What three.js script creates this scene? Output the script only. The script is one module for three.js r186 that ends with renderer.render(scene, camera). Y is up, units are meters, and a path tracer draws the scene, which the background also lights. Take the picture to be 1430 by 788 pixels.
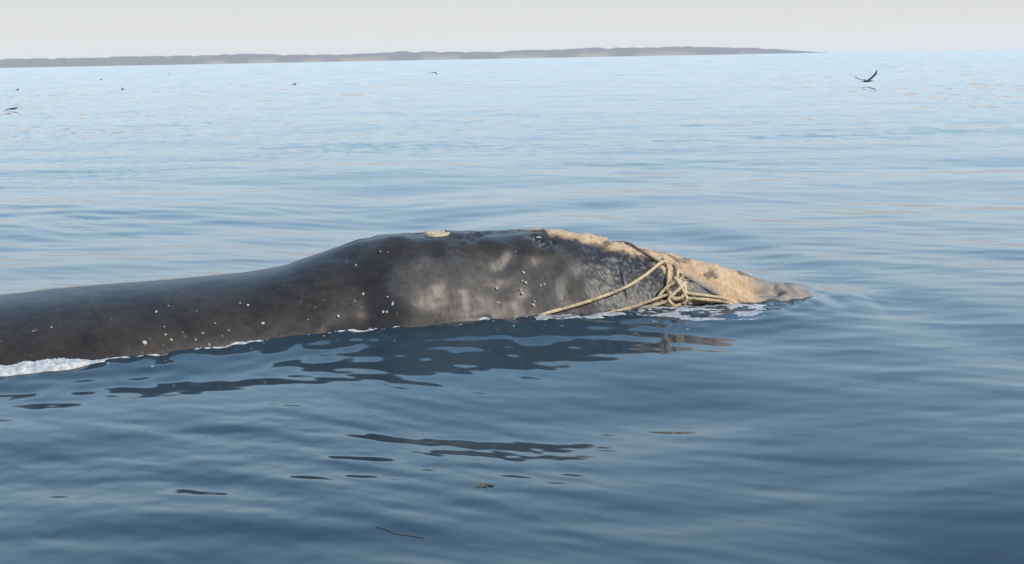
import * as THREE from 'three';
import { ImprovedNoise } from 'three/addons/math/ImprovedNoise.js';
import { mergeGeometries, mergeVertices } from 'three/addons/utils/BufferGeometryUtils.js';

// ------------------------------------------------------------------ camera, sky, sun, exposure
const scene = new THREE.Scene();
const PW = 1430, PH = 788, EYE = 2.4;
const camera = new THREE.PerspectiveCamera(27.67, PW / PH, 0.1, 40000);
camera.position.set(0, EYE, 0);
camera.rotation.order = 'YXZ';
camera.rotation.set(-11.06 * Math.PI / 180, 0, -1.06 * Math.PI / 180);
camera.updateMatrixWorld(true); camera.updateProjectionMatrix();

function lerpTable(t, x) {                       // [[x, a, b, ...], ...]
  if (x <= t[0][0]) return t[0].slice(1);
  for (let i = 1; i < t.length; i++) if (x <= t[i][0]) {
    const k = (x - t[i - 1][0]) / (t[i][0] - t[i - 1][0]);
    return t[i].slice(1).map((b, j) => t[i - 1][j + 1] * (1 - k) + b * k);
  }
  return t[t.length - 1].slice(1);
}
const sstep = (a, b, x) => { const t = Math.min(1, Math.max(0, (x - a) / (b - a))); return t * t * (3 - 2 * t); };

const SKY = [                                    // elevation in degrees, linear radiance: pale sea haze, a grey band added low down, clear blue above
  [0.0, 0.80, 0.795, 0.775], [0.8, 0.79, 0.785, 0.765], [1.5, 0.75, 0.75, 0.735], [2.3, 0.72, 0.72, 0.71], [3.5, 0.71, 0.715, 0.715], [4.2, 0.80, 0.88, 0.94], [5.2, 0.90, 1.08, 1.20], [10, 0.92, 1.21, 1.43], [15, 0.86, 1.25, 1.60], [22, 0.74, 1.18, 1.64], [32, 0.52, 0.91, 1.42],
  [50, 0.29, 0.56, 0.99], [90, 0.17, 0.34, 0.66]];
{
  const w = 512, h = 2048, d = new Float32Array(w * h * 4);
  for (let y = 0; y < h; y++) {
    const el = ((y + 0.5) / h - 0.5) * 180;
    const c = lerpTable(SKY, Math.max(0, el));
    for (let x = 0; x < w; x++) {
      const i = (y * w + x) * 4;
      d[i] = c[0]; d[i + 1] = c[1]; d[i + 2] = c[2]; d[i + 3] = 1;
    }
  }
  const t = new THREE.DataTexture(d, w, h, THREE.RGBAFormat, THREE.FloatType);
  t.mapping = THREE.EquirectangularReflectionMapping; t.magFilter = THREE.LinearFilter; t.needsUpdate = true;
  scene.background = t; scene.environment = t;
}
const sun = new THREE.DirectionalLight(new THREE.Color(1.0, 0.9, 0.76), 4.3);
{
  const az = 48 * Math.PI / 180, el = 34 * Math.PI / 180;
  sun.position.set(Math.sin(az) * Math.cos(el), Math.sin(el), Math.cos(az) * Math.cos(el)).multiplyScalar(60).add(new THREE.Vector3(0, 0, -13));
  sun.target.position.set(0, 0, -13); scene.add(sun.target);
  sun.castShadow = true; sun.shadow.mapSize.set(4096, 4096);
  const c = sun.shadow.camera; c.left = -12; c.right = 12; c.top = 9; c.bottom = -9; c.near = 1; c.far = 120;
  scene.add(sun);
}
const renderer = new THREE.WebGLRenderer({ antialias: true });
renderer.setSize(1024, 564);
renderer.toneMapping = THREE.LinearToneMapping; renderer.toneMappingExposure = 1.02;
renderer.shadowMap.enabled = true;

// ------------------------------------------------------------------ helpers
let seed = 20240611;
const rnd = () => { seed = (seed * 1664525 + 1013904223) >>> 0; return seed / 4294967296; };
const gauss = () => Math.sqrt(-2 * Math.log(1 - rnd())) * Math.cos(2 * Math.PI * rnd());
const PN = new ImprovedNoise();
const noise = (x, y, z = 0) => PN.noise(x + 100.3, y + 57.7, z + 31.1);
const fbm = (x, y, z, o = 4) => { let s = 0, a = 0.5, f = 1; for (let i = 0; i < o; i++) { s += a * noise(x * f, y * f, z * f); a *= 0.5; f *= 2.03; } return s; };
const taken = new Map();
function numbered(n) { const k = taken.get(n) ?? 0; taken.set(n, k + 1); return k ? n + '_' + String(k).padStart(3, '0') : n; }
function shade(o) { o.traverse((m) => { if (m.isMesh) { m.castShadow = true; m.receiveShadow = true; } }); return o; }
function top(o, name, data) { o.name = numbered(name); Object.assign(o.userData, data); scene.add(shade(o)); return o; }
function part(geometry, material, name, parent) { const m = new THREE.Mesh(geometry, material); m.name = name; parent.add(shade(m)); return m; }
function mat(o) { return new THREE.MeshPhysicalMaterial(o); }
const lin = (r, g, b) => new THREE.Color().setRGB(r, g, b);

// a pixel of the photograph -> direction; with a surface it gives a point
function pixelRay(px, py) {
  const v = new THREE.Vector3(px / PW * 2 - 1, 1 - py / PH * 2, 0.5).unproject(camera);
  return v.sub(camera.position).normalize();
}
function onWater(px, py) { const d = pixelRay(px, py); return camera.position.clone().addScaledVector(d, -EYE / d.y); }
function atDepth(px, py, depth) { const d = pixelRay(px, py); return camera.position.clone().addScaledVector(d, depth / -d.z); }
const tmpV = new THREE.Vector3();
function toPixel(x, y, z) { tmpV.set(x, y, z).project(camera); return [(tmpV.x + 1) / 2 * PW, (1 - tmpV.y) / 2 * PH]; }

// ------------------------------------------------------------------ the whale's frame and lines
const HEAD = 16 * Math.PI / 180, WO = onWater(690, 447);
const WU = new THREE.Vector3(Math.cos(HEAD), 0, -Math.sin(HEAD)), WV = new THREE.Vector3(-Math.sin(HEAD), 0, -Math.cos(HEAD));
const toUV = (p) => { const q = p.clone().sub(WO); return [q.dot(WU), q.dot(WV)]; };
const LINE = [[0, 521], [140, 509], [245, 497], [345, 482], [440, 471], [520, 463], [600, 456], [690, 448], [760, 443], [840, 438], [920, 432], [985, 429], [1040, 428], [1072, 424], [1100, 419], [1122, 413]].map(([x, y]) => toUV(onWater(x, y)));
LINE.unshift([-6.5, -0.5], [-9.5, 0.15]); LINE.sort((a, b) => a[0] - b[0]);
const TOPLINE = [[-300, 428], [0, 411], [60, 405], [150, 397], [250, 388.5], [340, 380], [400, 370], [450, 352], [500, 334], [540, 327], [590, 325], [640, 324], [690, 322], [740, 321.5], [780, 322.5], [820, 331], [850, 339], [900, 350], [960, 363], [1000, 372], [1040, 384], [1062, 391], [1085, 396], [1105, 396.5], [1120, 401.5], [1134, 412]];
const TIP = toUV(onWater(1134, 413))[0];
// u: half width at the water, squareness of the section, depth of the widest line under the water
const HALF = [[-9.5, 0.2, 2, 0.1], [-8, 0.75, 2, 0.3], [-6, 1.0, 2.05, 0.45], [-4, 1.08, 2.1, 0.5], [-2.5, 0.98, 2.1, 0.5], [-1.4, 0.88, 2.15, 0.35], [-0.6, 0.90, 2.6, 0.2], [0, 0.86, 2.8, 0.15], [0.8, 0.72, 2.6, 0.14], [1.5, 0.56, 2.2, 0.12], [2.1, 0.45, 2.2, 0.1], [2.6, 0.35, 2.1, 0.06], [3.0, 0.26, 2.0, 0.03], [TIP - 0.12, 0.2, 2, 0.03], [TIP - 0.03, 0.11, 2, 0.02], [TIP, 0.02, 2, 0.01]];
const soft = (f, u, w) => { let s = null, n = 0; for (let k = -3; k <= 3; k++) { const q = f(u + k * w / 3), g = Math.exp(-k * k / 4); s = s ? s.map((x, i) => x + q[i] * g) : q.map((x) => x * g); n += g; } return s.map((x) => x / n); };
const nearLine = (u) => soft((t) => lerpTable(LINE, t), u, 0.16)[0];
const halfAt = (u) => soft((t) => lerpTable(HALF, t), Math.min(u, TIP), u > 2.7 ? 0.03 : 0.25);
const NS = 420, US = [];                          // table of stations
for (let i = 0; i <= NS; i++) { const k = i / NS; US.push(k < 0.3 ? -9.5 + (k / 0.3) * 5.3 : -4.2 + (k - 0.3) / 0.7 * (TIP + 4.2)); }
const LEAN = [[-2.2, 0], [-1.2, 0.22], [-0.6, 0.34], [0.6, 0.36], [1.4, 0.3], [2.2, 0.12], [3, 0]];
const ST = US.map((u) => { const [a, n, c] = halfAt(u), vn = nearLine(u); return { u, a, n, c, vn, t: 0.45, lean: soft((x) => lerpTable(LEAN, x), u, 0.2)[0] }; });
{ // toward the tip the section closes round the tip's own line
  const vt = toUV(onWater(1134, 413))[1];
  for (const s of ST) { const k = sstep(2.55, TIP, s.u); s.vc = (s.vn + s.a) * (1 - k) + vt * k; }
}
function section(s, phi) {                        // a point of the smooth body: v (across), y (up)
  const H = s.t + s.c, A = s.a / Math.pow(Math.max(0.05, 1 - Math.pow(Math.min(0.97, s.c / Math.max(H, s.c + 0.02)), s.n)), 1 / s.n);
  const co = Math.cos(phi), si = Math.sin(phi), e = 2 / s.n;
  const low = si < 0 ? (0.75 * A + 0.1) : H;
  const y = -s.c + Math.sign(si) * Math.pow(Math.abs(si), e) * low, lean = 1 - s.lean * Math.max(0, y) / Math.max(0.05, s.t);
  return [s.vc - Math.sign(co) * Math.pow(Math.abs(co), e) * A * lean, y];
}
for (let pass = 0; pass < 6; pass++) {            // raise or lower the back until its outline agrees with the photograph's
  for (const s of ST) {
    let best = 1e9, bx = 0;
    for (let j = 0; j <= 40; j++) {
      const [v, y] = section(s, j / 40 * Math.PI), p = toPixel(WO.x + WU.x * s.u + WV.x * v, y, WO.z + WU.z * s.u + WV.z * v);
      if (p[1] < best) { best = p[1]; bx = p[0]; }
    }
    const want = lerpTable(TOPLINE, bx)[0];
    s.t = Math.max(0.012, s.t + (best - want) / 155 * 0.9);
  }
  if (pass === 4) { const t = ST.map((s) => s.t); ST.forEach((s, i) => { let a = 0, n = 0; for (let k = -5; k <= 5; k++) { const q = t[Math.min(NS, Math.max(0, i + k))], g = Math.exp(-k * k / 10); a += q * g; n += g; } s.t = a / n; }); }
}
for (const s of ST) if (s.u < -5.2) s.t = s.t * sstep(-9.6, -5.2, s.u) - 0.25 * (1 - sstep(-9, -6, s.u));
function station(u) {
  const k = u < -4.2 ? (u + 9.5) / 5.3 * 0.3 : 0.3 + (u + 4.2) / (TIP + 4.2) * 0.7, f = Math.min(NS - 1e-6, Math.max(0, k * NS)), i = Math.floor(f), w = f - i, p = ST[i], q = ST[i + 1];
  const m = (x, y) => x * (1 - w) + y * w;
  return { u, a: m(p.a, q.a), n: m(p.n, q.n), c: m(p.c, q.c), vn: m(p.vn, q.vn), vc: m(p.vc, q.vc), t: m(p.t, q.t), lean: m(p.lean, q.lean) };
}
const bodyPoint = (u, phi) => { const [v, y] = section(station(u), phi); return new THREE.Vector3(WO.x + WU.x * u + WV.x * v, y, WO.z + WU.z * u + WV.z * v); };

// ------------------------------------------------------------------ sea
const WAVES = [];
{
  const N = 92;
  for (let i = 0; i < N; i++) {
    const L = 0.13 * Math.pow(80, (i + rnd()) / N), dir = (-9 + gauss() * (L < 1 ? 20 : 27)) * Math.PI / 180;
    const w = L < 0.2 ? 0.75 : L < 0.55 ? 1.5 : L < 1.1 ? 1.25 : L < 2.5 ? 0.85 : 0.5;
    const k = 2 * Math.PI / L, slope = 0.08 * Math.sqrt(2 / N) * w;
    WAVES.push({ L, kx: k * Math.sin(dir), kz: k * Math.cos(dir), a: slope / k, p: rnd() * 6.283, big: L > 2.5 });
  }
}
function flank(x, z) {                            // distance in front of the whale's near waterline, how far along it, sign
  const dx = x - WO.x, dz = z - WO.z, u = dx * WU.x + dz * WU.z, v = dx * WV.x + dz * WV.z;
  return [u, v];
}
const laneGain = (x, z) => Math.min(1.4, Math.max(0.35, 0.75 + 0.9 * noise(x / 11, z / 6.5) + 0.5 * noise(x / 70, z / 34, 4) + 0.5 * noise(x / 420, z / 160, 9)));
function waterHeight(x, z, r, spacing) {
  let h = 0;
  const gain = laneGain(x, z);
  let calm = 1, swell = 1, extra = 0;
  if (r < 40) {
    const [u, v] = flank(x, z);
    if (u > -10 && u < 4.6) {
      const uu = Math.min(u, TIP - 0.25), s = station(uu), d = (s.vc - Math.abs(v - s.vc) - (s.vc - s.a)) * -1;     // metres outside the waterline, either side
      const dd = Math.hypot(Math.max(0, d), Math.max(0, u - TIP + 0.25)), ends = sstep(-10, -8, u) * (1 - sstep(3.6, 4.6, u));
      const quiet = ends * (1 - sstep(1.4, 2.9, u));
      const mid = sstep(-2.4, 0.1, u);
      calm = 1 - (0.68 - 0.08 * mid) * quiet * Math.exp(-Math.pow(dd / (2.0 + 1.9 * mid), 4));
      swell = 1 - 0.75 * ends * Math.exp(-Math.pow(dd / 4.2, 4));
      extra += ends * (0.028 * Math.exp(-Math.pow(dd / 0.5, 2)) - (1 - 0.5 * sstep(1.8, 3.2, u)) * ((0.055 + 0.045 * mid) * (1 - Math.exp(-Math.pow(dd / (0.48 + 0.3 * mid), 2))) + (0.05 + 0.06 * mid) * (1 - sstep(0.7, 2.2, u)) * sstep(1.0, 3.0, dd)) * (1 - sstep(4.5, 14, dd))) * (1 + 0.22 * noise(u * 0.7, v * 0.7, 7));
      extra += ends * (0.014 * noise(u * 3.1, dd * 5, 2) * Math.exp(-Math.pow(dd / 0.8, 2)) + 0.022 * noise(u * 7, dd * 2.5, 5) * Math.exp(-Math.pow(dd / 0.22, 2)));
      extra += 0.03 * Math.exp(-Math.pow((u - TIP - 0.35) / 0.4, 2) - Math.pow((v + 0.15) / 0.3, 2));
      const rt = Math.hypot(u - 2.9, v + 0.05);                                       // rings spreading from the head
      extra += ends * 0.009 * Math.sin(rt * 9.5) * Math.exp(-rt * 0.9) * sstep(2.3, 3.2, u);
    }
  }
  for (const w of WAVES) {
    const ph = w.kx * x + w.kz * z + w.p;
    const f = w.L / spacing, keep = f > 5 ? 1 : f < 1.2 ? 0.06 : 0.06 + 0.94 * (f - 1.2) / 3.8;
    h += w.a * keep * (w.big ? swell : gain * calm) * Math.sin(ph - 0.48 * Math.sin(ph));
  }
  return h + extra;
}
{
  const R = [0.4, 1, 1.6, 2.2, 2.8, 3.2, 3.5];
  while (R[R.length - 1] < 11500) { const r = R[R.length - 1]; R.push(r + Math.min(900, Math.max(0.017, r * r / 3500))); }
  const TH = [], FRONT = 37 * Math.PI / 180, NF = 940, NB = 70;
  for (let i = 0; i <= NF; i++) TH.push(-FRONT + 2 * FRONT * i / NF);
  for (let i = 1; i < NB; i++) TH.push(FRONT + (2 * Math.PI - 2 * FRONT) * i / NB);
  const n = TH.length, pos = new Float32Array(R.length * n * 3), nor = new Float32Array(R.length * n * 3), idx = [];
  for (let i = 0; i < R.length; i++) {
    const r = R[i], dr = i + 1 < R.length ? R[i + 1] - r : 900;
    for (let j = 0; j < n; j++) {
      const x = r * Math.sin(TH[j]), z = -r * Math.cos(TH[j]), o = (i * n + j) * 3;
      pos[o] = x; pos[o + 1] = r < 3.1 ? -0.03 : waterHeight(x, z, r, j <= NF ? dr : Math.max(dr, r * 0.07)); pos[o + 2] = z;
    }
  }
  const index = new Uint32Array((R.length - 1) * n * 6 + n * 3); let q = 0;
  for (let i = 0; i + 1 < R.length; i++) for (let j = 0; j < n; j++) {
    const a = i * n + j, b = i * n + (j + 1) % n, c = a + n, d = b + n;
    index.set([a, b, c, b, d, c], q); q += 6;
  }
  const g = new THREE.BufferGeometry();
  g.setAttribute('position', new THREE.BufferAttribute(pos, 3));
  g.setIndex(new THREE.BufferAttribute(index.subarray(0, q), 1));
  g.computeVertexNormals();
  { const a = g.attributes.normal; let up = 0; for (let i = 0; i < 50; i++) up += a.getY(i * 997 % a.count); if (up < 0) { const ix = g.index.array; for (let i = 0; i < q; i += 3) { const t = ix[i]; ix[i] = ix[i + 1]; ix[i + 1] = t; } g.computeVertexNormals(); } }
  // far out the mesh is coarser than the ripples: there the normals carry the ripples' own slope
  const na = g.attributes.normal, nv = new THREE.Vector3();
  for (let i = 0; i < R.length; i++) if (R[i] > 14) for (let j = 0; j <= NF; j++) {
    const r = R[i], k = sstep(14, 34, r), x = r * Math.sin(TH[j]), z = -r * Math.cos(TH[j]), gain = laneGain(x, z), o = i * n + j, crest = 1 - 0.8 * sstep(20, 90, r), far = 0.8 - 0.35 * sstep(18, 60, r) - 0.1 * sstep(80, 300, r); let sx = 0, sz = 0;
    for (const w of WAVES) { const ph = w.kx * crest * x + w.kz * z + w.p, c = far * Math.min(1, w.L / (0.011 * r)) * w.a * (w.big ? 1 : gain) * Math.cos(ph - 0.48 * Math.sin(ph)) * (1 - 0.48 * Math.cos(ph)); sx += c * w.kx * crest; sz += c * w.kz; }
    nv.set(-sx, 1, -sz + 0.042 + 0.016 * sstep(60, 200, r)).normalize();          // of ripples finer than the mesh, seen at a graze, the fronts show and the backs hide
    na.setXYZ(o, na.getX(o) * (1 - k) + nv.x * k, na.getY(o) * (1 - k) + nv.y * k, na.getZ(o) * (1 - k) + nv.z * k);
  }
  const sea = new THREE.Mesh(g, mat({ color: lin(0.019, 0.036, 0.046), roughness: 0.06, ior: 1.333 }));
  top(sea, 'sea', { kind: 'structure', label: 'calm blue sea surface with small wind ripples', category: 'sea' });
}

// ------------------------------------------------------------------ low island on the horizon
{
  const D = 9800, prof = [[-500, 88], [-200, 84], [0, 82], [100, 80.8], [140, 80.6], [160, 79], [230, 77.8], [300, 77], [320, 75.2], [355, 75], [400, 76.2], [450, 76], [520, 74.5], [560, 71.5], [640, 72.2], [700, 72.4], [720, 70.2], [790, 68.6], [830, 66.3], [900, 66.3], [960, 64.6], [1000, 66], [1060, 67], [1090, 69], [1112, 71], [1150, 73]];
  const cols = 620, rows = [[0, -0.06], [6, 0.02], [26, 0.16], [60, 0.42], [120, 0.66], [220, 0.86], [340, 1.0], [520, 0.8], [760, 0.35], [900, -0.1]];
  const pos = [], col = [], index = [], x0 = -500, x1 = 1155;
  for (let i = 0; i <= cols; i++) {
    const px = x0 + (x1 - x0) * i / cols, base = atDepth(px, 100, D), yt = lerpTable(prof, px)[0];
    const crest = atDepth(px, yt, D + 340), h = Math.max(0.4, crest.y + 1.0 * fbm(px / 9, 3, 1) * Math.min(1, crest.y / 40));
    const bluff = sstep(-0.05, 0.28, noise(px / 45, 8, 2)) * sstep(200, 300, px) * (1 - sstep(1010, 1100, px));
    rows.forEach(([d, k], j) => {
      const shore = 60 * noise(px / 90, 5, 5), y = k <= 0 ? k * 60 : h * Math.min(1, k * (1 + 0.25 * noise(px / 18, j * 1.7, 3)));
      pos.push(base.x * (1 + d / D), y, -(D + d + shore * (1 - d / 900)));
      const n = 0.5 + fbm(px / 7, j * 2.1, 6), sand = (j <= 2 ? 0.5 : j === 3 ? 0.3 * bluff : 0) * (0.1 + bluff);
      const f = Math.min(1, Math.max(0, sand));
      col.push((0.095 + 0.06 * n) * (1 - f) + 0.36 * f, (0.08 + 0.045 * n) * (1 - f) + 0.29 * f, (0.07 + 0.03 * n) * (1 - f) + 0.21 * f);
    });
  }
  const m = rows.length;
  for (let i = 0; i < cols; i++) for (let j = 0; j + 1 < m; j++) { const a = i * m + j, b = a + m; index.push(a, b, a + 1, b, b + 1, a + 1); }
  const g = new THREE.BufferGeometry();
  g.setAttribute('position', new THREE.Float32BufferAttribute(pos, 3)); g.setAttribute('color', new THREE.Float32BufferAttribute(col, 3)); g.setIndex(index); g.computeVertexNormals();
  top(new THREE.Mesh(g, mat({ vertexColors: true, roughness: 0.95 })), 'island', { kind: 'structure', label: 'long low wooded island along the horizon with pale sandy shore', category: 'island' });
}

// ------------------------------------------------------------------ the whale
// smooth body sampled for finding where a pixel of the photograph meets it
const PROBE = [];
for (let u = -4.6; u < TIP; u += 0.03) for (let j = 0; j <= 60; j++) { const phi = j / 60 * 2.2 - 0.15, p = bodyPoint(u, phi); PROBE.push([u, phi, ...toPixel(p.x, p.y, p.z), p]); }
function hit(px, py) {
  let b = null, bd = 1e9;
  for (const q of PROBE) { const d = (q[2] - px) ** 2 + (q[3] - py) ** 2 + (q[1] > 1.75 ? 60 : 0); if (d < bd) { bd = d; b = q; } }
  let [u, phi] = b, su = 0.03, sp = 0.04, err = bd;
  for (let i = 0; i < 60; i++) {
    let moved = false;
    for (const [du, dp] of [[su, 0], [-su, 0], [0, sp], [0, -sp]]) {
      const p = bodyPoint(Math.min(TIP, u + du), phi + dp), t = toPixel(p.x, p.y, p.z), e = (t[0] - px) ** 2 + (t[1] - py) ** 2;
      if (e < err) { err = e; u = Math.min(TIP, u + du); phi += dp; moved = true; break; }
    }
    if (!moved) { su *= 0.6; sp *= 0.6; }
  }
  return { u, phi, p: bodyPoint(u, phi) };
}
const pts = (list) => list.map(([x, y]) => hit(x, y).p);
function segDist(p, a, b) { const ab = b.clone().sub(a), t = Math.min(1, Math.max(0, p.clone().sub(a).dot(ab) / ab.lengthSq())); return p.distanceTo(a.clone().addScaledVector(ab, t)); }
function lineDist(p, L) { let d = 1e9; for (let i = 0; i + 1 < L.length; i++) d = Math.min(d, segDist(p, L[i], L[i + 1])); return d; }
const bell = (d, w) => Math.exp(-(d / w) * (d / w));

const F = {
  sheenPaint: pts([[590, 400], [640, 390], [720, 400], [790, 390]]), bulge: pts([[600, 392], [625, 405]]), bulge2: pts([[575, 430], [640, 432]]), cheek: pts([[800, 385], [830, 372]]), neck: pts([[492, 352], [508, 395], [512, 440]]),
  knob: pts([[675, 348], [690, 345]]), crease: pts([[642, 358], [665, 370], [690, 379], [706, 377]]), crease2: pts([[700, 377], [718, 362], [724, 345]]),
  ridge: pts([[648, 338], [656, 329], [668, 326]]), lidHigh: pts([[742, 338], [738, 360]]), blowhole: pts([[748, 329], [758, 340], [768, 336]]),
  mouth: pts([[940, 425], [985, 424], [1015, 427], [1038, 429]]), hole: pts([[1062, 408], [1084, 406]]), nose: pts([[1104, 402]]),
  fold: pts([[1020, 388], [1040, 400], [1058, 410]]), backPatch: pts([[607, 329], [623, 330]]), dorsalDip: pts([[330, 400], [250, 405]]), low: pts([[470, 465], [560, 462], [680, 449]]),
};
// where the tan hide begins: along the near side, the line under the rostrum
const TAN = pts([[764, 325], [795, 333], [825, 343], [850, 349], [880, 355], [905, 363], [922, 374], [932, 392], [938, 414], [936, 432]]).map((p) => { const q = toUV(p); return [q[0], p.y]; });
const tanY = (u) => { if (u < TAN[0][0]) return 9; let y = -9; for (let i = 0; i + 1 < TAN.length; i++) { const [a, ya] = TAN[i], [b, yb] = TAN[i + 1]; if (u >= Math.min(a, b) && u <= Math.max(a, b)) y = Math.max(y, ya + (yb - ya) * (u - a) / (b - a || 1e-6)); } return y === -9 ? (u > 1.4 ? -9 : 9) : y; };
const UMAX_TAN = Math.max(...TAN.map((t) => t[0]));
const clamp01 = (x) => Math.min(1, Math.max(0, x));
const WEDGE = pts([[958, 392], [975, 402], [994, 412], [965, 410]]);

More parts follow.
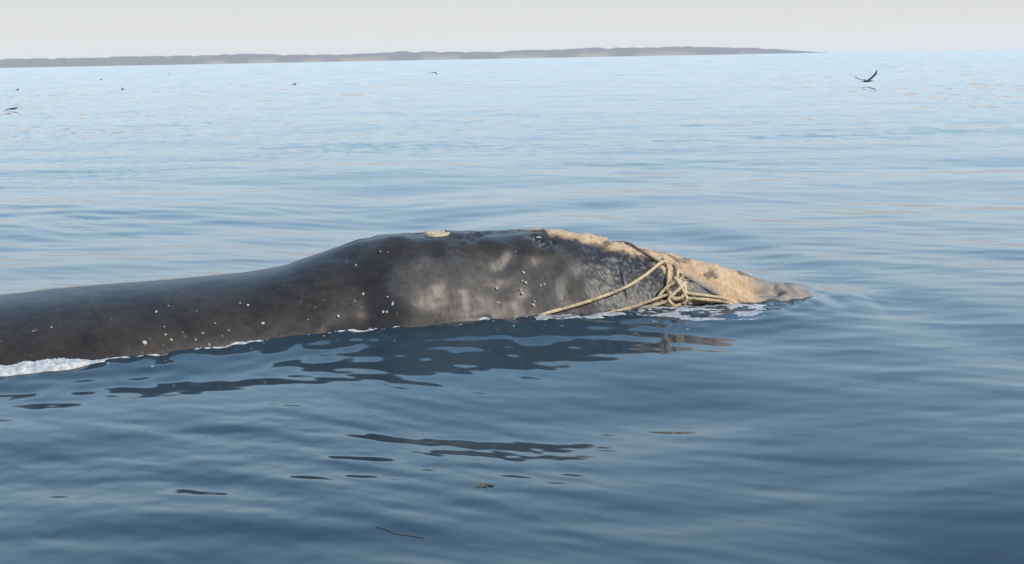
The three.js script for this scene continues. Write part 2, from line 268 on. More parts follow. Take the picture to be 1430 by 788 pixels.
const whale = new THREE.Group();
top(whale, 'whale', { label: 'dark whale surfacing with its tan, rope-wrapped head to the right', category: 'whale' });
{
  const us = [];
  for (let u = -9.5; u < -4.6; u += 0.06) us.push(u);
  for (let u = -4.6; u < -0.8; u += 0.014) us.push(u);
  for (let u = -0.8; u < TIP - 0.1; u += 0.0095) us.push(u);
  for (let k = 1; k <= 14; k++) us.push(TIP - 0.1 + 0.1 * Math.sin(k / 14 * Math.PI / 2));
  const ph = [];
  for (let i = 0; i < 128; i++) ph.push(-0.35 + i / 128 * 2.25);
  for (let i = 0; i < 34; i++) ph.push(1.9 + i / 34 * 1.4);
  for (let i = 0; i < 24; i++) ph.push(3.3 + i / 24 * (2 * Math.PI - 0.35 - 3.3));
  const m = ph.length, base = us.map((u) => { const s = station(u); return ph.map((f) => { const [v, y] = section(s, f); return new THREE.Vector3(WO.x + WU.x * u + WV.x * v, y, WO.z + WU.z * u + WV.z * v); }); });
  const pos = [], col = [], rough = [], index = [];
  const a = new THREE.Vector3(), b = new THREE.Vector3(), nrm = new THREE.Vector3();
  for (let i = 0; i < us.length; i++) for (let j = 0; j < m; j++) {
    let p = base[i][j]; const u = us[i], near = ph[j] < 1.75, fine = u > -4.7;
    a.subVectors(base[Math.min(us.length - 1, i + 1)][j], base[Math.max(0, i - 1)][j]);
    b.subVectors(base[i][(j + 1) % m], base[i][(j + m - 1) % m]);
    nrm.crossVectors(a, b).normalize();
    const cdir = tmpV.copy(p); cdir.x -= WO.x + WU.x * u + WV.x * station(u).vc; cdir.y += 0.1; cdir.z -= WO.z + WU.z * u + WV.z * station(u).vc;
    if (nrm.dot(cdir) < 0) nrm.negate();
    let d = 0.012 * fbm(p.x * 1.3, p.y * 1.8, p.z * 1.3, 3) + 0.0035 * fbm(p.x * 9, p.y * 9, p.z * 9, 3);
    let r = 0.023, g = 0.0175, bl = 0.0125, hide = 0, roughZone = 0;
    const mott = fbm(p.x * 2.2, p.y * 3.2, p.z * 2.2, 4), fineM = fbm(p.x * 14, p.y * 18, p.z * 14, 3);
    r += 0.022 * mott + 0.016 * fineM; g += 0.018 * mott + 0.014 * fineM; bl += 0.012 * mott + 0.012 * fineM;
    if (fine && near) { const sp = sstep(0.36, 0.46, fbm(p.x * 38, p.y * 38, p.z * 38, 2) + 0.2 * mott); r += 0.07 * sp; g += 0.065 * sp; bl += 0.055 * sp; d += 0.0016 * fbm(p.x * 40, p.y * 40, p.z * 40, 2); }
    if (fine) {
      if (u > -1.6 && u < 1.3 && near) {
        d += 0.075 * bell(lineDist(p, F.bulge), 0.32) + 0.02 * bell(lineDist(p, F.bulge2), 0.24) - 0.08 * bell(lineDist(p, F.neck), 0.22);
        d += 0.010 * bell(lineDist(p, F.knob), 0.18) - 0.012 * bell(lineDist(p, F.crease), 0.06) - 0.02 * bell(lineDist(p, F.crease2), 0.08);
        d += 0.022 * bell(lineDist(p, F.ridge), 0.035) - 0.02 * bell(lineDist(p, F.ridge.map((q) => q.clone().addScaledVector(WU, 0.09))), 0.05);
        d += 0.03 * bell(lineDist(p, F.lidHigh), 0.11);
        const bh = bell(lineDist(p, F.blowhole), 0.075); d -= bh * (0.045 + 0.05 * fbm(p.x * 22, p.y * 22, p.z * 22, 3)); roughZone = Math.max(roughZone, bh);
        d += 0.025 * bell(lineDist(p, F.cheek), 0.3);
        d += 0.018 * bell(lineDist(p, F.low), 0.05);
        d += (0.078 * fbm(p.x * 2.3, p.y * 2.8, p.z * 2.3 + 5, 2) + 0.005 * fbm(p.x * 8, p.y * 10, p.z * 8 + 2, 2)) * sstep(-1.5, -0.7, u) * sstep(0.02, 0.2, p.y);
        // soft sunlit sheen of the cheek painted into the colour: pale grey flecks and streaks
        const cheek = Math.max(bell(lineDist(p, F.sheenPaint), 0.36), 0);
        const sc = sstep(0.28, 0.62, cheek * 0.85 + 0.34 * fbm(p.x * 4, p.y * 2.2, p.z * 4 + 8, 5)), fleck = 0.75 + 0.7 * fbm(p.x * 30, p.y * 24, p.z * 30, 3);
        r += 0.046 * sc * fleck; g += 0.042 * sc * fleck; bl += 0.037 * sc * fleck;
      }
      if (u > 0.2) {
        const edge = tanY(u) - 0.012 + 0.11 * fbm(u * 5, p.y * 9, p.z * 5, 4);
        let inside = u > UMAX_TAN ? 1 : sstep(-0.03, 0.04, p.y - edge + 0.03 * fbm(p.x * 30, p.y * 30, p.z * 30, 2));
        if (!near) inside = sstep(0.28, 0.42, u);
        hide = inside;
        // rough black-and-grey hide between the smooth cheek and the tan
        const band = (1 - inside) * sstep(0.75, 1.15, u + 0.25 * fbm(p.x * 4, p.y * 4, p.z * 4, 3));
        roughZone = Math.max(roughZone, band);
      }
      if (hide > 0) {
        const f1 = fbm(p.x * 7, p.y * 7, p.z * 7, 4), f2 = fbm(p.x * 34, p.y * 34, p.z * 34, 3);
        const blot = sstep(0.08, 0.26, fbm(p.x * 4.5, p.y * 5, p.z * 4.5 + 3, 4));
        let tr = 0.425 + 0.14 * f1 + 0.14 * f2, tg = 0.285 + 0.11 * f1 + 0.12 * f2, tb = 0.17 + 0.09 * f1 + 0.11 * f2;
        const wet = sstep(2.45, 2.75, u + 0.16 * f1);                       // grey, bare snout
        tr = tr * (1 - wet) + (0.20 + 0.1 * f1) * wet; tg = tg * (1 - wet) + (0.168 + 0.09 * f1) * wet; tb = tb * (1 - wet) + (0.138 + 0.08 * f1) * wet;
        tr *= 1 - 0.6 * blot; tg *= 1 - 0.57 * blot; tb *= 1 - 0.5 * blot;
        const wd = near ? clamp01(1.25 * bell(lineDist(p, WEDGE), 0.065)) : 0;
        tr = tr * (1 - wd) + 0.16 * wd; tg = tg * (1 - wd) + 0.15 * wd; tb = tb * (1 - wd) + 0.14 * wd;
        r = r * (1 - hide) + tr * hide; g = g * (1 - hide) + tg * hide; bl = bl * (1 - hide) + tb * hide;
        d += hide * (0.014 + 0.034 * f1 + 0.016 * f2) * (1 - 0.7 * wet);
        if (near) {
          const p0 = p, w = 0.05; p = p.clone(); p.x += w * noise(p0.x * 9, p0.y * 9, p0.z * 9); p.y += w * noise(p0.x * 9, p0.y * 9, p0.z * 9 + 9); 
          d -= 0.10 * bell(lineDist(p, F.mouth), 0.026);
          const ho = bell(lineDist(p, F.hole), 0.05); d -= 0.07 * ho;
          d += 0.03 * bell(lineDist(p, F.nose), 0.12) + 0.05 * fbm(p.x * 6, p.y * 7, p.z * 6 + 4, 3) * sstep(2.3, 2.7, u); d -= 0.018 * bell(lineDist(p, F.fold), 0.03);
          p = p0;
        }
      }
      if (roughZone > 0) {
        const c = fbm(p.x * 26, p.y * 26, p.z * 26, 4), c2 = fbm(p.x * 60, p.y * 60, p.z * 60, 2), crust = sstep(0.02, 0.3, c + 0.4 * c2);
        d += roughZone * (1 - hide) * (0.006 * c + 0.005 * c2);
        const k = roughZone * (1 - hide); r = r * (1 - k) + (0.02 + 0.075 * crust) * k; g = g * (1 - k) + (0.02 + 0.072 * crust) * k; bl = bl * (1 - k) + (0.021 + 0.07 * crust) * k;
      }
    }
    const edgeTip = sstep(0, 0.12, TIP - u);
    d *= edgeTip;
    pos.push(p.x + nrm.x * d, p.y + nrm.y * d, p.z + nrm.z * d);
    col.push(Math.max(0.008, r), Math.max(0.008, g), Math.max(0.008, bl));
    rough.push(hide * (1 - 0.8 * sstep(2.5, 2.8, u)));
  }
  for (let i = 0; i + 1 < us.length; i++) for (let j = 0; j < m; j++) {
    const A = i * m + j, B = i * m + (j + 1) % m, C = A + m, D = B + m;
    index.push(A, C, B, B, C, D);
  }
  const geo = new THREE.BufferGeometry();
  geo.setAttribute('position', new THREE.Float32BufferAttribute(pos, 3)); geo.setAttribute('color', new THREE.Float32BufferAttribute(col, 3));
  // roughness: smooth wet skin against dry crusted hide, looked up along u = hide
  const uv = new Float32Array(rough.length * 2); for (let i = 0; i < rough.length; i++) { uv[i * 2] = 0.02 + 0.96 * rough[i]; uv[i * 2 + 1] = 0.5; }
  geo.setAttribute('uv', new THREE.BufferAttribute(uv, 2));
  geo.setIndex(index); geo.computeVertexNormals();
  const rt = new Uint8Array(64 * 4 * 4); for (let y = 0; y < 4; y++) for (let x = 0; x < 64; x++) { const o = (y * 64 + x) * 4, v = 255 * (0.43 + 0.43 * x / 63); rt[o] = rt[o + 1] = rt[o + 2] = v; rt[o + 3] = 255; }
  const rmap = new THREE.DataTexture(rt, 64, 4); rmap.magFilter = THREE.LinearFilter; rmap.needsUpdate = true;
  part(geo, mat({ vertexColors: true, roughness: 1, roughnessMap: rmap, ior: 1.37 }), 'body', whale);
}


// ------------------------------------------------------------------ barnacles, lice and callosities on the whale
function normalAt(u, phi) {
  const e = 0.02, a = bodyPoint(u + e, phi).sub(bodyPoint(u - e, phi)), b = bodyPoint(u, phi + e).sub(bodyPoint(u, phi - e)), n = a.cross(b).normalize();
  return n.dot(tmpV.copy(camera.position).sub(bodyPoint(u, phi))) < 0 ? n.negate() : n;
}
const bodyMesh = whale.children[0];
const caster = new THREE.Raycaster();
function skin(px, py) {                           // where a pixel meets the finished hide
  const h = hit(px, py), n = normalAt(h.u, h.phi);
  return { ...h, n };
}
function lump(detail, rough, squash, s0) {
  const g = mergeVertices(new THREE.IcosahedronGeometry(1, detail).deleteAttribute('uv').deleteAttribute('normal'), 1e-3), p = g.attributes.position;
  for (let i = 0; i < p.count; i++) { const x = p.getX(i), y = p.getY(i), z = p.getZ(i), k = 1 + rough * noise(x * 1.7 + s0, y * 1.7, z * 1.7); p.setXYZ(i, x * k, y * k * squash, z * k); }
  g.computeVertexNormals(); return g;
}
{
  const shapes = [lump(2, 0.5, 0.42, 1), lump(2, 0.6, 0.4, 7), lump(2, 0.45, 0.5, 13), lump(2, 0.7, 0.35, 19)];
  const white = mat({ color: lin(0.33, 0.31, 0.275), roughness: 0.75 }), cream = mat({ color: lin(0.28, 0.24, 0.18), roughness: 0.8 }), rust = mat({ color: lin(0.30, 0.17, 0.11), roughness: 0.8 }), grey = mat({ color: lin(0.17, 0.165, 0.155), roughness: 0.8 });
  const list = [[561, 406, 3.6, 0], [549, 424, 4.2, 0], [535, 436, 2.5, 0], [540, 436, 2.5, 0], [472, 442, 2.7, 0], [525, 460, 3, 0], [555, 438, 2, 1], [564, 395, 1.7, 0], [531, 352, 2.3, 0], [543, 344, 1.8, 3], [541, 353, 2, 3], [570, 343, 1.8, 0], [627, 343, 2.1, 1], [507, 411, 1.8, 1], [495, 421, 1.6, 3], [541, 415, 1.9, 1], [616, 414, 2.6, 2], [665, 385, 2.3, 1], [667, 389, 2.6, 1], [694, 403, 2.7, 0], [696, 423, 3, 2], [731, 381, 2.2, 0], [729, 393, 2.2, 1], [734, 395, 2.2, 0], [727, 405, 2.2, 0], [729, 410, 2.3, 1], [755, 399, 2.2, 1], [760, 397, 2.2, 1], [770, 379, 2, 0], [773, 381, 2, 3], [784, 400, 2.4, 1], [797, 399, 2.2, 1], [784, 418, 2, 1], [745, 426, 2.7, 1], [746, 421, 1.9, 3], [717, 435, 2.2, 3], [706, 433, 1.7, 3], [724, 425, 1.7, 3], [670, 417, 1.4, 3], [679, 417, 1.4, 1], [346, 427, 2.3, 0], [367, 452, 2.3, 0], [235, 428, 1.7, 3], [218, 436, 2, 0], [231, 468, 2.6, 0], [229, 457, 2, 3], [202, 479, 3.4, 0], [319, 462, 2, 1], [292, 482, 2, 0], [239, 475, 1.9, 1], [47, 463, 2.2, 3], [72, 458, 2.4, 3], [273, 475, 2.2, 3], [283, 466, 2, 3], [797, 381, 2.1, 1], [808, 411, 2.3, 1], [820, 406, 2.3, 2], [814, 409, 2, 2], [484, 366, 1.5, 3], [497, 371, 2.4, 3], [654, 445, 1.8, 3], [590, 452, 1.7, 1], [430, 447, 1.5, 3], [395, 400, 1.3, 3], [410, 372, 1.4, 3], [440, 430, 1.4, 3], [300, 452, 1.6, 3], [335, 424, 1.9, 2], [310, 470, 1.7, 1], [280, 486, 1.7, 3], [255, 465, 1.5, 3], [846, 400, 1.9, 3], [700, 366, 1.7, 3], [720, 352, 1.6, 1], [640, 352, 1.5, 3], [663, 400, 1.4, 3], [1046, 386, 5, 0], [1002, 372, 4, 0], [1040, 388, 2.6, 1], [604, 325, 2.6, 1], [613, 324, 3, 1], [620, 326, 2.4, 1], [985, 385, 3, 2], [752, 332, 3, 1], [745, 336, 2.3, 3]];
  for (const [px, py, rad, kind] of list) {
    const h = skin(px, py), m = part(shapes[Math.floor(rnd() * 4)], [white, cream, rust, grey][kind], 'barnacle', whale), k = rad / 215;
    m.scale.set(k * (0.6 + 1.0 * rnd()), k * 0.9, k * (0.6 + 0.9 * rnd()));
    m.position.copy(h.p).addScaledVector(h.n, h.u > 1.2 ? 0.018 : 0.006);
    m.quaternion.setFromUnitVectors(new THREE.Vector3(0, 1, 0), h.n).multiply(new THREE.Quaternion().setFromAxisAngle(new THREE.Vector3(0, 1, 0), rnd() * 6));
  }
  // a raised crusted pad behind the blowholes
  const c = skin(612, 329), pos = [], index = [], NU = 44, NP = 30, col = [];
  for (let i = 0; i <= NU; i++) for (let j = 0; j <= NP; j++) {
    const x = i / NU * 2 - 1, y = j / NP * 2 - 1, rr = Math.hypot(x, y), u = c.u + 0.155 * x, phi = c.phi + 0.05 + 0.17 * y;
    const p = bodyPoint(u, phi), n = normalAt(u, Math.min(1.9, phi)), e = 0.03 + 0.2 * fbm(u * 6, phi * 7, 2), lift = rr < 1 - 0.25 + e ? 0.02 + 0.024 * fbm(u * 30, phi * 30, 5) : -0.03;
    if (n.y < 0) n.negate();
    p.addScaledVector(n, lift); pos.push(p.x, p.y, p.z);
    const q = fbm(u * 24, phi * 24, 8); col.push(0.42 + 0.24 * q, 0.315 + 0.2 * q, 0.215 + 0.16 * q);
    if (i < NU && j < NP) { const a = i * (NP + 1) + j, b = a + NP + 1; index.push(a, a + 1, b, b, a + 1, b + 1); }
  }
  const g = new THREE.BufferGeometry(); g.setAttribute('position', new THREE.Float32BufferAttribute(pos, 3)); g.setAttribute('color', new THREE.Float32BufferAttribute(col, 3)); g.setIndex(index); g.computeVertexNormals();
  part(g, mat({ vertexColors: true, roughness: 0.85 }), 'callosity', whale).userData.label = 'tan crusted patch on top of the dark back';
}

// ------------------------------------------------------------------ rope round the head
function laidRope(points, R, closed = false) {    // three strands twisted together
  const curve = new THREE.CatmullRomCurve3(points, closed, 'centripetal'), len = curve.getLength(), n = Math.max(16, Math.ceil(len / 0.006)), m = 15;
  const fr = curve.computeFrenetFrames(n, closed), pos = [], index = [], col = [];
  for (let i = 0; i <= n; i++) {
    const p = curve.getPointAt(i / n), N = fr.normals[i], B = fr.binormals[i], tw = i / n * len / (R * 7) * 2 * Math.PI;
    for (let j = 0; j < m; j++) {
      const t = j / m * 2 * Math.PI, r = R * (0.72 + 0.24 * Math.abs(Math.cos(1.5 * (t - tw)))) * (1 + 0.22 * noise(i * 0.11, j * 0.5, R * 90) + 0.16 * noise(i * 0.6, j * 1.3, R * 50));
      const st = Math.min(1.15, Math.max(0.45, 0.92 + 0.9 * fbm(p.x * 9, p.y * 9, p.z * 9, 3) + 0.5 * noise(i * 0.4, j, 3))); col.push(st, st * (0.98 + 0.04 * noise(i * 0.05, 3, 3)), st);
      pos.push(p.x + r * (Math.cos(t) * N.x + Math.sin(t) * B.x), p.y + r * (Math.cos(t) * N.y + Math.sin(t) * B.y), p.z + r * (Math.cos(t) * N.z + Math.sin(t) * B.z));
    }
  }
  for (let i = 0; i < n; i++) for (let j = 0; j < m; j++) { const a = i * m + j, b = i * m + (j + 1) % m; index.push(a, b, a + m, b, b + m, a + m); }
  for (const [o, flip] of [[0, 1], [n * m, 0]]) if (!closed) for (let j = 1; j + 1 < m; j++) index.push(o, o + (flip ? j + 1 : j), o + (flip ? j : j + 1));
  const g = new THREE.BufferGeometry(); g.setAttribute('position', new THREE.Float32BufferAttribute(pos, 3)); g.setAttribute('color', new THREE.Float32BufferAttribute(col, 3)); g.setIndex(index); g.computeVertexNormals(); return g;
}
{
  const rope = new THREE.Group();
  top(rope, 'rope', { label: 'tan twisted rope knotted round the head of the whale', category: 'rope' });
  const tanRope = mat({ color: lin(0.45, 0.34, 0.195), vertexColors: true, roughness: 0.85 }), shadedRope = mat({ color: lin(0.16, 0.115, 0.07), vertexColors: true, roughness: 0.85 }), oldRope = mat({ color: lin(0.36, 0.27, 0.155), vertexColors: true, roughness: 0.85 });  // the darkest colour has shade painted in, for the lengths lying in shadow
  const lay = (list, R, lift = 0.02) => list.map(([x, y, more = 0]) => { const h = skin(x, y); return h.p.clone().addScaledVector(h.n, R * 0.8 + lift + more); });
  const over = (u0, phis, R, slide) => phis.map((f, i) => { const u = u0 - i * slide, n = normalAt(u, f); if (n.y < 0) n.negate(); return bodyPoint(u, f).addScaledVector(n, R + 0.02); });
  const R = 0.0175;
  part(laidRope(lay([[745, 446, -0.03], [757, 440], [790, 431.5, 0.02], [830, 419.5, 0.03], [870, 404.5, 0.03], [900, 387, 0.02], [921, 371.5, 0.015], [934, 366]], R, 0.014), R), tanRope, 'rope_length', rope);
  { const a = lay([[928, 373], [916, 367], [903, 359], [890, 351.5]], 0.014), h = skin(890, 351.5); part(laidRope([...a, ...over(h.u - 0.05, [h.phi + 0.25, h.phi + 0.6, h.phi + 1.0, h.phi + 1.4], 0.014, 0.08)], 0.014), shadedRope, 'rope_length', rope); }
  part(laidRope(lay([[925, 364], [930, 370], [933, 381], [932.5, 394], [931, 406], [936, 415]], 0.019, 0.018), 0.019), tanRope, 'rope_length', rope);
  part(laidRope(lay([[941, 372], [945, 381, 0.01], [944, 392, 0.02], [946, 404, 0.02], [948, 414]], 0.019, 0.02), 0.019), tanRope, 'rope_length', rope);
  part(laidRope(lay([[800, 447, -0.03], [846, 438], [872, 433, 0.01], [900, 424, 0.02], [925, 415.5, 0.02], [944, 409, 0.03]], R, 0.02), R), tanRope, 'rope_length', rope);
  part(laidRope(lay([[815, 448, -0.03], [858, 441], [888, 434.5, 0.01], [915, 427, 0.02], [940, 419, 0.02]], R, 0.02), R), oldRope, 'rope_length', rope);
  part(laidRope(lay([[917, 418], [924, 409, 0.02], [934, 401, 0.03], [948, 394, 0.02], [952, 388]], 0.018, 0.02), 0.018), tanRope, 'rope_length', rope);
  part(laidRope(lay([[940, 408, 0.02], [962, 412, 0.02], [985, 414.5, 0.015], [1008, 417.5, 0.01], [1022, 422], [1034, 428]], 0.016, 0.018), 0.016), tanRope, 'rope_length', rope);
  part(laidRope(lay([[938, 418, 0.02], [962, 418.5, 0.02], [988, 420, 0.015], [1012, 423, 0.01], [1036, 430]], 0.017, 0.018), 0.017), tanRope, 'rope_length', rope);
  part(laidRope(lay([[948, 384], [962, 391.5], [978, 400.5], [992, 408], [1004, 414]], 0.010, 0.016), 0.010), shadedRope, 'rope_length', rope);
  part(laidRope(lay([[922, 421], [931, 426], [940, 428, 0.01], [950, 426]], 0.017, 0.02), 0.017), oldRope, 'rope_length', rope);
  { // loose yarns teased out of the lay
    const yarns = [];
    for (let k = 0; k < 26; k++) {
      const x = 925 + rnd() * 36, y = 372 + rnd() * 54, a = rnd() * 6.28, l = 6 + rnd() * 9, h = (q) => lay([[x + Math.cos(a) * l * q, y + Math.sin(a) * l * q * 0.8, 0.045 + 0.03 * Math.sin(q * 3)]], 0.004)[0];
      yarns.push(new THREE.TubeGeometry(new THREE.CatmullRomCurve3([h(0), h(0.4), h(0.8), h(1)]), 10, 0.0028, 5));
    }
    part(mergeGeometries(yarns), mat({ color: lin(0.42, 0.32, 0.19), roughness: 0.9 }), 'frayed_yarn', rope);
  }
  const knot = part(laidRope(lay([[935, 399, 0.03], [947, 398, 0.045], [955, 407, 0.04], [950, 417, 0.045], [939, 420, 0.04], [932, 411, 0.045]], 0.019, 0.02), 0.019), tanRope, 'knot', rope);
  part(laidRope(lay([[939, 393, 0.05], [945, 401, 0.07], [951, 411, 0.06], [957, 420, 0.03], [953, 425]], 0.018, 0.02), 0.018), tanRope, 'rope_turn', knot);
  part(laidRope(lay([[956, 398, 0.04], [948, 406, 0.065], [939, 413, 0.07], [931, 421, 0.04], [938, 427, 0.02]], 0.018, 0.02), 0.018), tanRope, 'rope_turn', knot);
}

// ------------------------------------------------------------------ foam: bubbles and froth
{
  const froth = mat({ color: lin(0.42, 0.415, 0.40), roughness: 0.6, vertexColors: true });
  // froth lying on the water: a fine net over the strip beside the waterline, kept where the froth is dense
  function foam(label, u0, u1, d0, d1, dense, tall, cell = 0.008, paint = froth) {
    const nu = Math.ceil((u1 - u0) / cell), nd = Math.ceil((d1 - d0) / cell), pos = [], val = [], tone = [], index = [], map = new Int32Array((nu + 1) * (nd + 1)).fill(-1), used = [];
    const at = (i, j) => {
      const k = i * (nd + 1) + j; if (map[k] >= 0) return map[k];
      const [x, y, z] = val[k].p, t = Math.min(1.1, Math.max(0.3, 0.85 + 0.9 * fbm(x * 26, z * 26, y * 26, 3))); map[k] = pos.length / 3; pos.push(x, y, z); tone.push(t, t, t); return map[k];
    };
    for (let i = 0; i <= nu; i++) {
      const u = u0 + i * cell, vn = station(Math.min(u, TIP)).vn;
      for (let j = 0; j <= nd; j++) {
        const d = d0 + j * cell, v = vn - d, x = WO.x + WU.x * u + WV.x * v, z = WO.z + WU.z * u + WV.z * v, f = dense(u, d, x, z);
        val.push(f > -0.5 ? { f, p: [x, waterHeight(x, z, 12, 0.03) + (f < 0 ? f * 0.03 : f * tall), z] } : { f });
      }
    }
    for (let i = 0; i < nu; i++) for (let j = 0; j < nd; j++) {
      const q = [[i, j], [i + 1, j], [i, j + 1], [i + 1, j + 1]], fs = q.map(([a, b]) => val[a * (nd + 1) + b].f);
      if (Math.min(...fs) > -0.5 && Math.max(...fs) > -0.1) { const [a, b, c, d] = q.map(([m, n]) => at(m, n)); index.push(a, b, c, b, d, c); }
    }
    const g = new THREE.BufferGeometry(); g.setAttribute('position', new THREE.Float32BufferAttribute(pos, 3)); g.setAttribute('color', new THREE.Float32BufferAttribute(tone, 3)); g.setIndex(index); g.computeVertexNormals();
    return top(new THREE.Mesh(g, paint), 'foam', { kind: 'stuff', label, category: 'foam' });
  }
  const lace = (x, z, k) => fbm(x * k, z * k * 1.4, 3, 4) * 1.3;
  foam('thick white foam heaped against the flank behind the body', -6.2, -3.42, -0.12, 0.24, (u, d, x, z) => {
    const end = sstep(-3.45, -3.75, u), r = Math.abs(d - 0.06 - 0.05 * noise(u * 3, 4, 4)) / (0.03 + 0.07 * end);
    const puff = 0.9 * Math.abs(noise(x * 4.5, z * 4.5, 4)) + 0.35 * Math.abs(noise(x * 12, z * 12, 9)) + 0.3 * Math.abs(noise(x * 34, z * 34, 2)) + 0.25 * Math.abs(noise(x * 60, z * 60, 5));
    return (1 - r * r * r * r) * (0.25 + 0.75 * end) * (0.5 + 0.7 * puff) + 0.05 * lace(x, z, 16) - 0.1;
  }, 0.065, 0.006);
  foam('thin broken line of white froth along the waterline of the dark flank', -3.55, 0.6, -0.08, 0.45, (u, d, x, z) => {
    const w = 0.18 + 1.15 * noise(u * 3.2, 2, 6) + 0.4 * noise(u * 11, 2, 1) - 0.12 * sstep(-1.6, -0.6, u), line = w - Math.pow(Math.abs(d - 0.012) / 0.035, 1.2), spots = 1.5 * noise(x * 16, z * 22, 2) - 0.86 - d * 0.5;
    return Math.max(line + lace(x, z, 14) - 0.15, spots);
  }, 0.016);
  foam('pale froth washing along the lower jaw under the ropes', 0.35, 2.75, -0.16, 0.9, (u, d, x, z) => {
    const c = 0.10 + 0.09 * noise(u * 2.2, 5, 5), w = (0.08 + 0.2 * sstep(0.8, 1.7, u)) * (1 - sstep(2.3, 2.7, u)), r = (d - c) / Math.max(0.02, w) * (d > c ? 0.7 : 1);
    return Math.max(0.5 - 0.3 * r * r, -0.6) + 1.3 * fbm(x * 4, z * 8, 6, 3) + 0.6 * fbm(x * 14, z * 22, 2, 3) - 0.46;
  }, 0.022, 0.007, mat({ color: lin(0.34, 0.34, 0.335), vertexColors: true, roughness: 0.4 }));
}

// ------------------------------------------------------------------ seabirds
const plume = mat({ color: lin(0.055, 0.055, 0.058), roughness: 0.7 }), beakMat = mat({ color: lin(0.12, 0.10, 0.07), roughness: 0.6 });
function loft(rings) {                            // rings: arrays of points, closed with end caps
  const m = rings[0].length, pos = rings.flat(), index = [];
  for (let i = 0; i + 1 < rings.length; i++) for (let j = 0; j < m; j++) { const a = i * m + j, b = i * m + (j + 1) % m; index.push(a, b, a + m, b, b + m, a + m); }
  for (let j = 1; j + 1 < m; j++) { index.push(0, j + 1, j); const o = (rings.length - 1) * m; index.push(o, o + j, o + j + 1); }
  const g = new THREE.BufferGeometry(); g.setAttribute('position', new THREE.Float32BufferAttribute(pos.flatMap((p) => [p.x, p.y, p.z]), 3)); g.setIndex(index); g.computeVertexNormals(); return g;
}
function ring(c, ax, ay, rx, ry, m = 12) { const r = []; for (let j = 0; j < m; j++) { const t = j / m * 2 * Math.PI; r.push(c.clone().addScaledVector(ax, Math.cos(t) * rx).addScaledVector(ay, Math.sin(t) * ry)); } return r; }
const X = new THREE.Vector3(1, 0, 0), Y = new THREE.Vector3(0, 1, 0), Z = new THREE.Vector3(0, 0, 1);
function spindle(stations) { return loft(stations.map(([x, y, w, h]) => ring(new THREE.Vector3(x, y, 0), Z, Y, w, h))); }
// local axes: the bird flies towards +x, its wings spread along z
function flyingBird(at, turn, label, len, wings, lightBelly) {
  const b = new THREE.Group(); b.position.copy(at); b.rotation.y = turn;
  const k = len / 0.6;
  const geos = [spindle([[-0.34, 0.0, 0.05, 0.006], [-0.24, 0.0, 0.045, 0.02], [-0.1, 0, 0.065, 0.055], [0.05, 0, 0.07, 0.06], [0.16, 0.01, 0.045, 0.045], [0.22, 0.02, 0.035, 0.036], [0.27, 0.025, 0.034, 0.034], [0.30, 0.02, 0.014, 0.014]]).scale(k, k, k)];
  for (const w of wings) geos.push(loft(w.map(([z, y, x, chord]) => ring(new THREE.Vector3(x, y, z), X, Y, chord / 2, Math.max(0.006, chord * 0.07), 10))));
  part(mergeGeometries(geos), plume, 'body', b);
  part(spindle([[0.29, 0.02, 0.012, 0.012], [0.34, 0.015, 0.008, 0.009], [0.38, 0.005, 0.003, 0.004]]).scale(k, k, k), beakMat, 'beak', b);
  return top(b, 'seabird', { label, category: 'bird' });
}
flyingBird(atDepth(1211, 113.5, 82), -0.35, 'dark seabird gliding low with wings raised in a wide V', 0.75,
  [[[0.0, 0.02, 0, 0.2], [0.22, 0.16, 0.02, 0.2], [0.45, 0.36, 0.04, 0.19], [0.62, 0.53, 0.02, 0.15], [0.78, 0.74, -0.06, 0.07]].map(([z, y, x, c]) => [-z * -0.42, y, z * 0.9 + x, c]),
  [[0.0, 0.02, 0, 0.2], [0.25, 0.12, 0, 0.18], [0.5, 0.12, 0, 0.15], [0.72, 0.2, 0, 0.11], [0.9, 0.33, 0, 0.05]].map(([z, y, x, c]) => [-z * 0.42, y, -z * 0.95 + x, c])]);
flyingBird(atDepth(17, 152, 64), 0.2, 'black seabird skimming just above the water, one wing dipped', 0.5,
  [[[0, 0.01, 0, 0.16], [0.1, 0.05, 0.12, 0.14], [0.14, 0.08, 0.3, 0.1], [0.16, 0.12, 0.46, 0.04]], [[0, 0.01, 0, 0.16], [-0.05, 0.0, -0.16, 0.15], [-0.1, -0.05, -0.34, 0.12], [-0.12, -0.12, -0.5, 0.04]]].map((w) => w.map(([z, y, x, c]) => [z * 1.5, y, x, c])));
flyingBird(atDepth(606, 101.2, 190), 0.1, 'faint far seabird in flight with arched wings', 0.7,
  [[[0, 0.02, 0, 0.24], [-0.2, 0.06, -0.35, 0.22], [-0.3, -0.02, -0.7, 0.16], [-0.35, -0.2, -1.0, 0.05]], [[0, 0.02, 0, 0.24], [0.1, 0.0, 0.25, 0.22], [0.2, -0.3, 0.42, 0.16], [0.25, -0.65, 0.5, 0.05]]]);
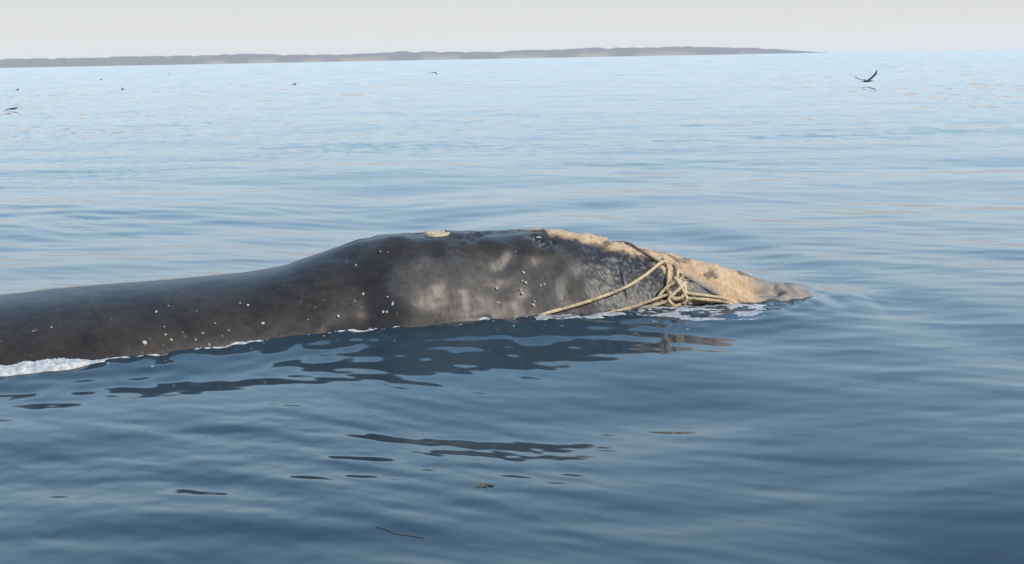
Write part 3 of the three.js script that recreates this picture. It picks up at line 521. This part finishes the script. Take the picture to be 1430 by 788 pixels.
function swimmingBird(px, py, turn, label, size) {
  const g = onWater(px, py); g.y = waterHeight(g.x, g.z, 200, 3);
  const b = new THREE.Group(); b.position.copy(g); b.rotation.y = turn; b.scale.setScalar(size);
  part(mergeGeometries([spindle([[-0.3, 0.12, 0.02, 0.01], [-0.2, 0.09, 0.08, 0.05], [-0.02, 0.06, 0.12, 0.1], [0.14, 0.07, 0.09, 0.09], [0.2, 0.09, 0.03, 0.05]]),
    loft([ring(new THREE.Vector3(0.13, 0.08, 0), X, Z, 0.045, 0.04), ring(new THREE.Vector3(0.18, 0.17, 0), X, Z, 0.03, 0.028), ring(new THREE.Vector3(0.2, 0.23, 0), X, Z, 0.045, 0.033), ring(new THREE.Vector3(0.21, 0.27, 0), X, Z, 0.035, 0.03), ring(new THREE.Vector3(0.21, 0.285, 0), X, Z, 0.012, 0.012)])]), plume, 'body', b);
  part(spindle([[0.23, 0.245, 0.012, 0.012], [0.3, 0.24, 0.004, 0.005]]), beakMat, 'beak', b);
  top(b, 'swimming_bird', { label, category: 'bird', group: 'small dark birds resting on the far water' });
}
{
  const label = 'tiny dark bird resting on the far water below the island';
  swimmingBird(171, 125.5, 2.6, label, 0.8); swimmingBird(411, 118.5, 0.3, label, 0.75); swimmingBird(24, 126, 0.4, label, 0.7); swimmingBird(141, 112, 2.9, label, 0.85); swimmingBird(236, 103.5, 0.2, label, 0.85);
}
// ------------------------------------------------------------------ bits afloat
{
  const weed = mat({ color: lin(0.05, 0.04, 0.02), roughness: 0.5 });
  const strand = (list, r) => { const p = list.map(([x, y]) => { const g = onWater(x, y); g.y = waterHeight(g.x, g.z, Math.hypot(g.x, g.z), 0.03) + 0.002; return g; }); return new THREE.TubeGeometry(new THREE.CatmullRomCurve3(p), 40, r, 6); };
  top(new THREE.Mesh(strand([[523, 710], [535, 712], [552, 716.5], [570, 718], [590, 720.5]], 0.0025), weed), 'seaweed_strand', { label: 'thin dark strand of seaweed floating alone on open water', category: 'seaweed' });
  const clump = new THREE.Group(); top(clump, 'seaweed_clump', { label: 'small dark clump of seaweed afloat below the whale', category: 'seaweed' });
  for (const [l, r] of [[[[664, 651], [672, 650], [680, 648.5], [690, 647.5]], 0.006], [[[670, 648.5], [677, 648], [683, 649.5]], 0.008], [[[676, 651], [682, 648], [687, 650]], 0.006]]) part(strand(l, r), weed, 'frond', clump);
}

scene.fog = new THREE.FogExp2(new THREE.Color(0.93, 0.93, 0.93), 0.000043);
scene.updateMatrixWorld(true);
renderer.render(scene, camera);
